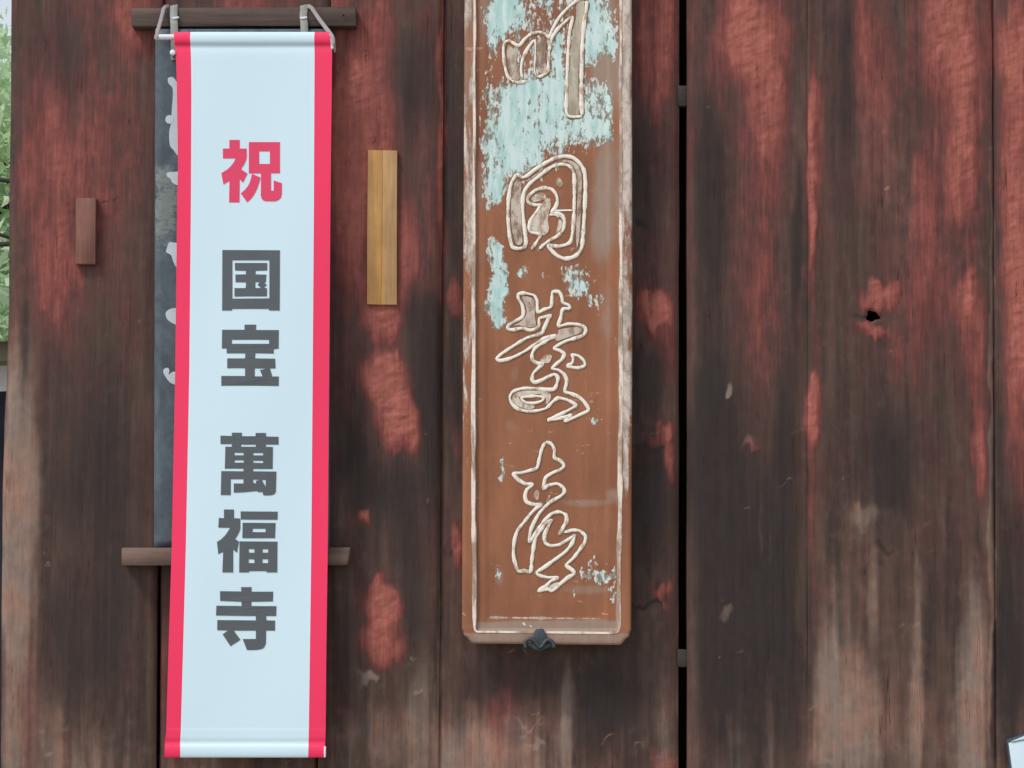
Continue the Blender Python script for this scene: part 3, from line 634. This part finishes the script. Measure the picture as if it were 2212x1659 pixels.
for a, b in zip(rim, rim[1:] + rim[:1]): F.append([a, b, b + N0, a + N0])
ot = mesh_obj('panel', Vt, F, M['tablet'], tb, True, R(45))
wl = wear_tone.reshape(-1, 3).copy(); side = wl.copy(); side[:, 0] = 0; side[:, 1] = .0; side[:, 2] = .4
set_wear_tone(ot, np.concatenate([wl, side]))
# bead moulding round the field
def ribbon_px(path, wpx_, d, hgt, seed=0, jit=.25, closed=False, taper=False):
    V, F = [], []
    n = len(path); path = [np.array(p, float) for p in path]; wfun = wpx_ if callable(wpx_) else (lambda y: wpx_)
    for i, p in enumerate(path):
        a, b = path[(i - 1) % n if closed else max(i - 1, 0)], path[(i + 1) % n if closed else min(i + 1, n - 1)]
        t = b - a; L = np.hypot(*t); t = t / L if L > 1e-6 else np.array([1., 0.]); nn = np.array([-t[1], t[0]])
        wv = wfun(p[1]) * (1 + jit * (random.random() - .5) * .5 + jit * (vnoise(np.array(i * .16), np.array(seed), 5) - .5) * 2.2)
        if taper: wv *= min(1, .35 + .25 * i, .35 + .25 * (n - 1 - i))
        hh = hgt * (1 + .12 * (random.random() - .5))
        for q, h in ((-.5, 0), (-.34, hh), (.34, hh), (.5, 0)):
            c = p + nn * wv * q; V.append(P(c[0], c[1], d + h)[:])
    m = n if closed else n - 1
    for i in range(m):
        for k in range(3):
            j = (i + 1) % n; F.append((i * 4 + k, i * 4 + k + 1, j * 4 + k + 1, j * 4 + k))
    return V, F
def resample(pts, step, closed=True):
    pts = [np.array(p, float) for p in pts]; n = len(pts); o = []
    for i in range(n if closed else n - 1):
        g = lambda q: pts[(i + q) % n] if closed else pts[min(max(i + q, 0), n - 1)]
        p0, p1, p2, p3 = g(-1), g(0), g(1), g(2)
        k = max(1, int(np.hypot(*(p2 - p1)) / step))
        for s in range(k):
            t = s / k
            c = .5 * (2 * p1 + (p2 - p0) * t + (2 * p0 - 5 * p1 + 4 * p2 - p3) * t * t + (3 * p1 - p0 - 3 * p2 + p3) * t ** 3)
            lin = p1 + (p2 - p1) * t
            o.append(.75 * c + .25 * lin)
    if not closed: o.append(pts[-1])
    return o
yy = np.linspace(-640, 1356, 300)
left = [(BL(y) + .6 * math.sin(y / 37), y) for y in yy]; right = [(BR(y) + .6 * math.sin(y / 41), y) for y in yy[::-1]]
bottom = [(1026.5, 1361), (1030, 1364.5)] + [(x, 1364.8 + (x - 1030) * .009) for x in np.linspace(1036, 1326, 50)] + [(1332, 1366), (1335.5, 1362)]
V, F = ribbon_px(left + bottom + right, lambda y: float(np.interp(y, [0, 500, 900, 1340, 1362], [6.5, 8, 11, 11, 6.5])), TD - .005, .0065, 1, .2)
mesh_obj('bead_moulding', V, F, M['bead'], tb, True, R(60))

FD = TD - .0125
def char(name_i, outlines, fills, width):
    V, F, GV, GF = [], [], [], []
    for y0, pts, closed, wz in outlines:
        z = T0(y0); path = resample([z(*p) for p in pts], 1.7, closed)
        path = [p + np.array([random.uniform(-.1, .1), random.uniform(-.1, .1)]) for p in path]
        v, f = ribbon_px(path, (wz or width) / 5.0 * 1.5, FD + .0002, .0007, random.random() * 9, .3, closed, not closed)
        o = len(GV); GV += v; GF += [tuple(q + o for q in ff) for ff in f]
        v, f = ribbon_px(path, (wz or width) / 5.0 * 0.98, FD + .0009, .0011 + .0003 * random.random(), random.random() * 9, .28, closed, not closed)
        o = len(V); V += v; F += [tuple(q + o for q in ff) for ff in f]
    ch = mesh_obj('carved_character', V, F, M['stroke'], tb, True, R(60))
    mesh_obj('carved_groove', GV, GF, M['groove'], ch, True, R(60))
    for y0, pts, mk in fills:
        z = T0(y0)
        flat_poly([(smooth_closed([z(*p) for p in pts], 3), [])], lambda x, y: P(x, y, FD + .0014), .0015, 'stroke_fill', M[mk], ch, cuts=5.0)
    return ch
c1 = char(1, [
 (0, [(690,870),(645,820),(615,720),(600,600),(600,500),(625,450),(670,440),(720,475),(770,490),(830,420),(900,365),(980,345),(1050,365),(1092,400),(1130,310),(1200,190),(1290,90),(1390,5),(1450,-22),(1510,0)], False, 34),
 (0, [(1500,10),(1490,120),(1462,300),(1445,600),(1440,900),(1440,1100),(1448,1245)], False, 42),
 (0, [(1445,1255),(1380,1262),(1310,1255),(1278,1210),(1278,1050),(1285,850),(1295,600),(1312,350),(1345,190),(1300,205),(1240,260),(1170,330),(1115,430),(1092,560),(1085,700),(1075,780),(1010,820),(960,830)], False, 34),
 (0, [(800,840),(790,760),(800,660),(840,560),(890,480),(930,430)], False, 34),
 (0, [(942,420),(944,540),(940,660),(935,760),(955,830)], False, 22),
 (0, [(690,870),(750,890),(840,880)], False, 34)],
 [(0, [(1390,40),(1470,30),(1450,280),(1425,520),(1412,760),(1408,1000),(1410,1235),(1310,1238),(1300,1000),(1318,700),(1345,350),(1385,180)], 'fill_beige'),
  (0, [(645,490),(700,520),(745,560),(740,660),(765,740),(775,850),(690,850),(650,740),(635,600)], 'fill'),
  (0, [(965,430),(1040,420),(1060,520),(1052,640),(1060,770),(1000,790),(962,740),(958,600)], 'fill')], 34)
c2 = char(2, [
 (550, [(745,365),(700,425),(672,500),(655,620),(648,750),(652,900),(668,1050),(695,1145),(760,1163),(825,1148),(842,1090),(830,980),(815,850),(806,700),(810,600),(832,530),(885,460),(970,392),(1060,320),(1150,268),(1235,252),(1310,272),(1352,330),(1365,420),(1365,600),(1360,800),(1350,950),(1335,1050),(1315,1100),(1250,1130),(1170,1138),(1085,1130),(1120,1185),(1180,1240),(1260,1272),(1345,1258),(1410,1215),(1445,1150),(1456,1050),(1470,850),(1480,650),(1484,450),(1468,320),(1420,240),(1350,182),(1260,165),(1160,185),(1050,240),(940,310),(860,372),(805,395)], True, 38),
 (550, [(1020,690),(940,692),(878,672),(858,635),(885,585),(950,532),(1040,508),(1120,524),(1168,580),(1182,650),(1160,720),(1120,775),(1185,785),(1238,815),(1258,880),(1238,970),(1180,1030),(1100,1075),(1030,1125),(985,1168)], False, 36),
 (550, [(1000,680),(975,740),(940,790),(895,850),(875,930),(892,985),(965,1000),(1000,1020),(960,1090),(900,1175)], False, 34),
 (550, [(1150,757),(1240,752),(1345,750)], False, 18), (550, [(1090,800),(1160,800),(1200,830)], False, 24)],
 [(550, [(1040,640),(1100,620),(1110,700),(1090,760),(1080,860),(1090,960),(1040,1020),(960,985),(900,960),(905,870),(960,790),(1010,720)], 'fill_pale'),
  (550, [(900,620),(960,570),(1030,565),(1060,620),(980,650),(920,660)], 'fill_pale'),
  (550, [(1200,390),(1225,430),(1240,470),(1210,505),(1180,480),(1170,430)], 'fill_pale'),
  (550, [(1200,850),(1232,880),(1220,950),(1170,1000),(1185,920)], 'fill_pale'),
  (550, [(745,420),(790,470),(785,600),(790,800),(800,1000),(800,1110),(730,1110),(690,950),(680,780),(685,600),(705,500)], 'fill'),
  (550, [(860,420),(960,350),(1080,280),(1180,225),(1270,205),(1360,230),(1420,290),(1445,400),(1440,620),(1430,860),(1415,1060),(1390,1150),(1385,900),(1400,600),(1395,400),(1365,290),(1280,230),(1180,245),(1080,295),(960,375),(890,425)], 'fill')], 36)
c3 = char(3, [
 (1100, [(758,140),(800,125),(860,130),(930,150),(962,210),(970,330),(1040,300),(1112,272),(1122,180),(1130,112),(1200,112),(1230,170),(1240,225),(1300,252),(1318,288),(1240,300),(1215,400),(1195,480),(1300,457),(1400,462),(1470,490),(1488,530),(1460,580),(1380,610),(1280,640),(1200,680),(1145,722),(1215,748),(1255,785),(1230,840),(1170,890),(1128,938),(1200,958),(1260,1010),(1283,1080),(1262,1185),(1330,1210),(1420,1250),(1480,1310),(1518,1388),(1420,1440),(1340,1478),(1262,1508),(1330,1440),(1240,1470),(1085,1497),(1200,1440),(1300,1390),(1382,1338),(1330,1298),(1260,1270),(1190,1257),(1130,1300),(1060,1368),(960,1395),(860,1400),(760,1378),(690,1320),(667,1250),(700,1190),(790,1157),(900,1152),(1040,1165),(1140,1163),(1172,1120),(1188,1040),(1150,1002),(1080,1030),(1000,1070),(940,1088),(908,1060),(922,990),(980,930),(1018,888),(960,880),(915,850),(907,790),(940,720),(1010,670),(1100,620),(1160,582),(1050,610),(960,660),(850,740),(740,800),(640,840),(560,853),(528,830),(580,780),(700,700),(850,610),(1008,560),(1040,500),(1085,400),(1108,362),(1040,382),(985,400),(983,470),(950,510),(880,525),(800,503),(700,520),(647,508),(655,470),(720,430),(800,385),(815,330),(800,250),(762,190)], True, 34),
 (1100, [(1340,795),(1405,800),(1465,850),(1478,905),(1400,932),(1295,912),(1340,880),(1352,835)], True, 34),
 (1100, [(795,1252),(870,1240),(960,1236),(1035,1252),(1010,1290),(930,1312),(850,1308),(805,1282)], True, 30)],
 [(1100, [(800,160),(900,175),(940,250),(935,380),(950,470),(880,495),(760,470),(700,480),(800,420),(850,340),(830,240)], 'fill'),
  (1100, [(1200,520),(1300,500),(1400,490),(1450,530),(1380,575),(1270,610),(1180,640),(1150,600),(1190,560)], 'fill'),
  (1100, [(1010,830),(1060,790),(1120,800),(1100,870),(1050,880),(1000,860)], 'fill_pale'),
  (1100, [(690,1270),(720,1210),(820,1180),(960,1180),(1090,1200),(1110,1260),(1060,1330),(1050,1250),(960,1215),(860,1222),(770,1245),(790,1290),(860,1330),(940,1340),(900,1380),(790,1360),(720,1320)], 'fill_pale')], 34)
c4 = char(4, [
 (1650, [(1050,212),(1110,227),(1148,290),(1150,380),(1210,412),(1252,460),(1230,500),(1140,540),(1060,590),(1040,650),(1030,718),(1090,678),(1180,663),(1240,700),(1258,750),(1210,800),(1120,850),(1040,920),(980,990),(930,1080),(890,1180),(880,1292),(930,1220),(990,1130),(1060,1040),(1130,980),(1210,968),(1272,1000),(1280,1070),(1240,1140),(1198,1218)], False, 36),
 (1650, [(1255,1190),(1340,1165),(1420,1172),(1482,1222),(1478,1290),(1420,1380),(1350,1470),(1278,1542),(1340,1592),(1365,1634),(1290,1680),(1200,1755),(1125,1820),(1080,1800),(965,1825)], False, 36),
 (1650, [(968,1820),(1060,1765),(1110,1715),(1185,1676),(1080,1674),(990,1654),(958,1620),(1040,1565),(1150,1485),(1270,1395),(1340,1305),(1370,1222),(1290,1270),(1200,1320),(1110,1332),(1052,1300),(1042,1220),(1080,1130),(1118,1055),(1060,1090),(985,1180),(938,1280),(920,1380),(905,1500),(890,1610),(820,1602),(760,1602),(725,1520),(706,1420),(716,1280),(750,1170),(820,1080),(890,990),(960,920),(1008,888),(920,885),(850,858),(832,800),(850,730),(912,672),(830,660),(760,620),(708,556),(800,542),(880,520),(960,490),(985,400),(1012,290),(1050,212)], False, 36)],
 [(1650, [(945,740),(975,730),(985,790),(965,840),(925,800)], 'fill_pale'), (1650, [(1085,790),(1105,790),(1085,850),(1060,860)], 'fill_pale'),
  (2100, [(1060,560),(1130,500),(1200,480),(1180,520),(1120,560)], 'fill_pale')], 36)

# iron clip under the tablet
T5 = T0(2100)
ic = thing('iron_clip', P(1165, 1400, .10), 'small dark iron clip holding the foot of the carved tablet', 'clip')
bevel_box('clip_plate', [T5(*q) for q in [(948,985),(1032,985),(1062,1050),(1080,1105),(1062,1150),(1000,1190),(930,1150),(895,1100),(920,1050)]], TD + .001, TD + .012, M['iron'], ic, .003)
for pts in ([(838,1190),(832,1140),(850,1105),(890,1092),(930,1110),(960,1150),(1000,1190)], [(1000,1190),(1030,1150),(1060,1112),(1100,1108),(1130,1135),(1148,1190)]):
    path = resample([T5(*q) for q in pts], 2, False)
    V, F = tube([P(q[0], q[1], TD + .012) for q in path], .0055, 8); mesh_obj('curl', V, F, M['iron'], ic, True)
bevel_box('clip_hook', [T5(*q) for q in [(830,1165),(900,1120),(1000,1185),(1090,1125),(1150,1180),(1075,1192),(1040,1210),(985,1226),(935,1212),(890,1185)]], -.02, TD + .006, M['iron'], ic, .003)

# ------------------------------------------------------------------ notice in the corner
no = thing('paper_notice', P(2240, 1720, .03), 'corner of a pale blue-white notice on the rightmost plank', 'notice')
bevel_box('backing', [(2175, 1599), (2220, 1583), (2400, 1520), (2440, 1860), (2208, 1900)], -.012, .012, M['notice_board'], no, .003)
bevel_box('sheet', [(2179, 1605), (2215, 1598), (2396, 1545), (2428, 1840), (2216, 1880)], .0125, .018, M['paper'], no, .001)
bevel_box('top_flap', [(2184, 1602.5), (2216, 1589), (2392, 1530), (2395, 1543), (2216, 1596.5)], .0125, .022, M['paper'], no, .001)

# ------------------------------------------------------------------ garden past the end of the wall
leafm = NM('pale_green_leaf', 0.55); ln = leafm.noise(1.3, detail=3)
leafm.col(leafm.mix(leafm.step(0.35, 0.65, ln), (.50, .66, .42), (.64, .74, .50))); leafm.b.inputs['Specular IOR Level'].default_value = 0.3
tr_ = leafm.N.new('ShaderNodeBsdfTranslucent'); tr_.inputs['Color'].default_value = (.66, .84, .56, 1)
mx = leafm.N.new('ShaderNodeMixShader'); mx.inputs[0].default_value = 0.4
leafm.L.new(leafm.b.outputs[0], mx.inputs[1]); leafm.L.new(tr_.outputs[0], mx.inputs[2]); leafm.L.new(mx.outputs[0], leafm.N['Material Output'].inputs['Surface'])
bark = mat_wood('bark', srgb(46, 44, 38), srgb(70, 64, 54), 18, 'z', 0.8)
def tree(x, y, h, rad, base, n, seed, label):
    rs = np.random.RandomState(seed); rnd = random.Random(seed)
    t = thing('garden_tree', (x, y, 0), label, 'tree', 'trees past the end of the wall')
    pts = [(x + .08 * math.sin(k), y + .06 * math.cos(k * 1.7), h * .85 * k / 8) for k in range(9)]
    V, F = tube(pts, [.16 - .014 * k for k in range(9)], 9); mesh_obj('trunk', V, F, bark, t, True)
    cl = []
    for k in range(22):
        z0 = base + (h * .85 - base) * rnd.random(); q = rnd.random() * 2 * math.pi; L = rad * (.6 + .5 * rnd.random()) * (1 - .45 * (z0 - base) / (h - base))
        e = (x + L * math.cos(q), y + L * math.sin(q), z0 + L * rnd.uniform(-.05, .45))
        V, F = tube([(x, y, z0 - .1), (x + .5 * L * math.cos(q), y + .5 * L * math.sin(q), z0 + .1 * L), e], [.045, .03, .012], 6)
        mesh_obj('limb', V, F, bark, t, True)
        for s in range(5):
            f = .35 + .75 * s / 5; cl.append((x + L * f * math.cos(q), y + L * f * math.sin(q), z0 + (e[2] - z0) * f, .22 + .3 * rnd.random()))
    for k in range(14): cl.append((x + rs.normal() * .25, y + rs.normal() * .25, h - rs.rand() * .8, .35))
    cl = np.array(cl); c = cl[rs.randint(len(cl), size=n)]
    pos = c[:, :3] + rs.normal(size=(n, 3)) * c[:, 3:4] * np.array([.75, .75, .5])
    d1 = rs.normal(size=(n, 3)); d1 /= np.linalg.norm(d1, axis=1)[:, None]; d2 = np.cross(d1, rs.normal(size=(n, 3))); d2 /= np.linalg.norm(d2, axis=1)[:, None]
    s = (.022 + .026 * rs.rand(n))[:, None]
    V = np.stack([pos - d1 * s * 1.5, pos + d2 * s * .6, pos + d1 * s * 1.5, pos - d2 * s * .6], 1).reshape(-1, 3)
    F = np.arange(4 * n).reshape(-1, 4)
    mesh_obj('crown', V, F, leafm.m, t)
    return t
g0 = lambda px, py, Y: P(px, py, -Y)
q = g0(6, 400, 9.0); t1 = tree(q.x - .3, q.y, 5.0, 1.6, 1.6, 22000, 3, 'pale green leafy tree right behind the left wall end')
for (xa, ya, xb, yb, r_) in ((-160, 372, 60, 398, .016), (-140, 470, 40, 520, .014), (-150, 536, 60, 528, .018)):
    V, F = tube([g0(xa, ya, 7.4), g0((xa + xb) / 2, (ya + yb) / 2 - 5, 7.35), g0(xb, yb, 7.3)], [r_ * 1.2, r_, r_ * .6], 6); mesh_obj('limb', V, F, bark, t1, True)
q = g0(-60, 400, 14.0); tree(q.x - .2, q.y, 5.9, 2.4, 1.2, 30000, 5, 'broad pale green tree further back past the wall end')
q = g0(-420, 400, 11.0); tree(q.x - 1.5, q.y, 6.0, 2.2, 1.4, 14000, 8, 'green tree left of the outbuilding, outside the wall end')
# low outbuilding: tiled eave, plaster band, dark boards
e0 = g0(10, 752, 6.0); e1 = g0(10, 790, 6.0); e2 = g0(10, 845, 6.0)
hb = thing('outbuilding', (e0.x - 2.3, 7.4, 0), 'low outbuilding with grey eave, white plaster band and dark boards', 'outbuilding')
wbox('eave', e0.x - 5.2, e0.x + .32, 5.7, 9.4, e1.z, e0.z, mat_plain('eave_grey', srgb(120, 116, 98), .8, .2, .2), hb)
wbox('plaster_band', e0.x - 5.0, e0.x + .2, 6.0, 9.0, e2.z, e1.z, mat_plain('plaster', srgb(214, 216, 222), .8, .2, .04), hb)
wbox('board_wall', e0.x - 4.98, e0.x + .18, 6.02, 8.98, 0, e2.z, mat_plain('dark_boards', srgb(40, 42, 50), .8, .2, .25, 12), hb)
rp = [(e0.x - 5.3, 5.6, e0.z), (e0.x + .4, 5.6, e0.z), (e0.x + .4, 9.5, e0.z), (e0.x - 5.3, 9.5, e0.z), (e0.x - 4.2, 7.5, e0.z + .12), (e0.x - .8, 7.5, e0.z + .12)]
mesh_obj('roof', rp, [(0, 1, 5, 4), (1, 2, 5), (2, 3, 4, 5), (3, 0, 4), (3, 2, 1, 0)], mat_plain('roof_grey', srgb(110, 108, 104), .8, .2, .15), hb)
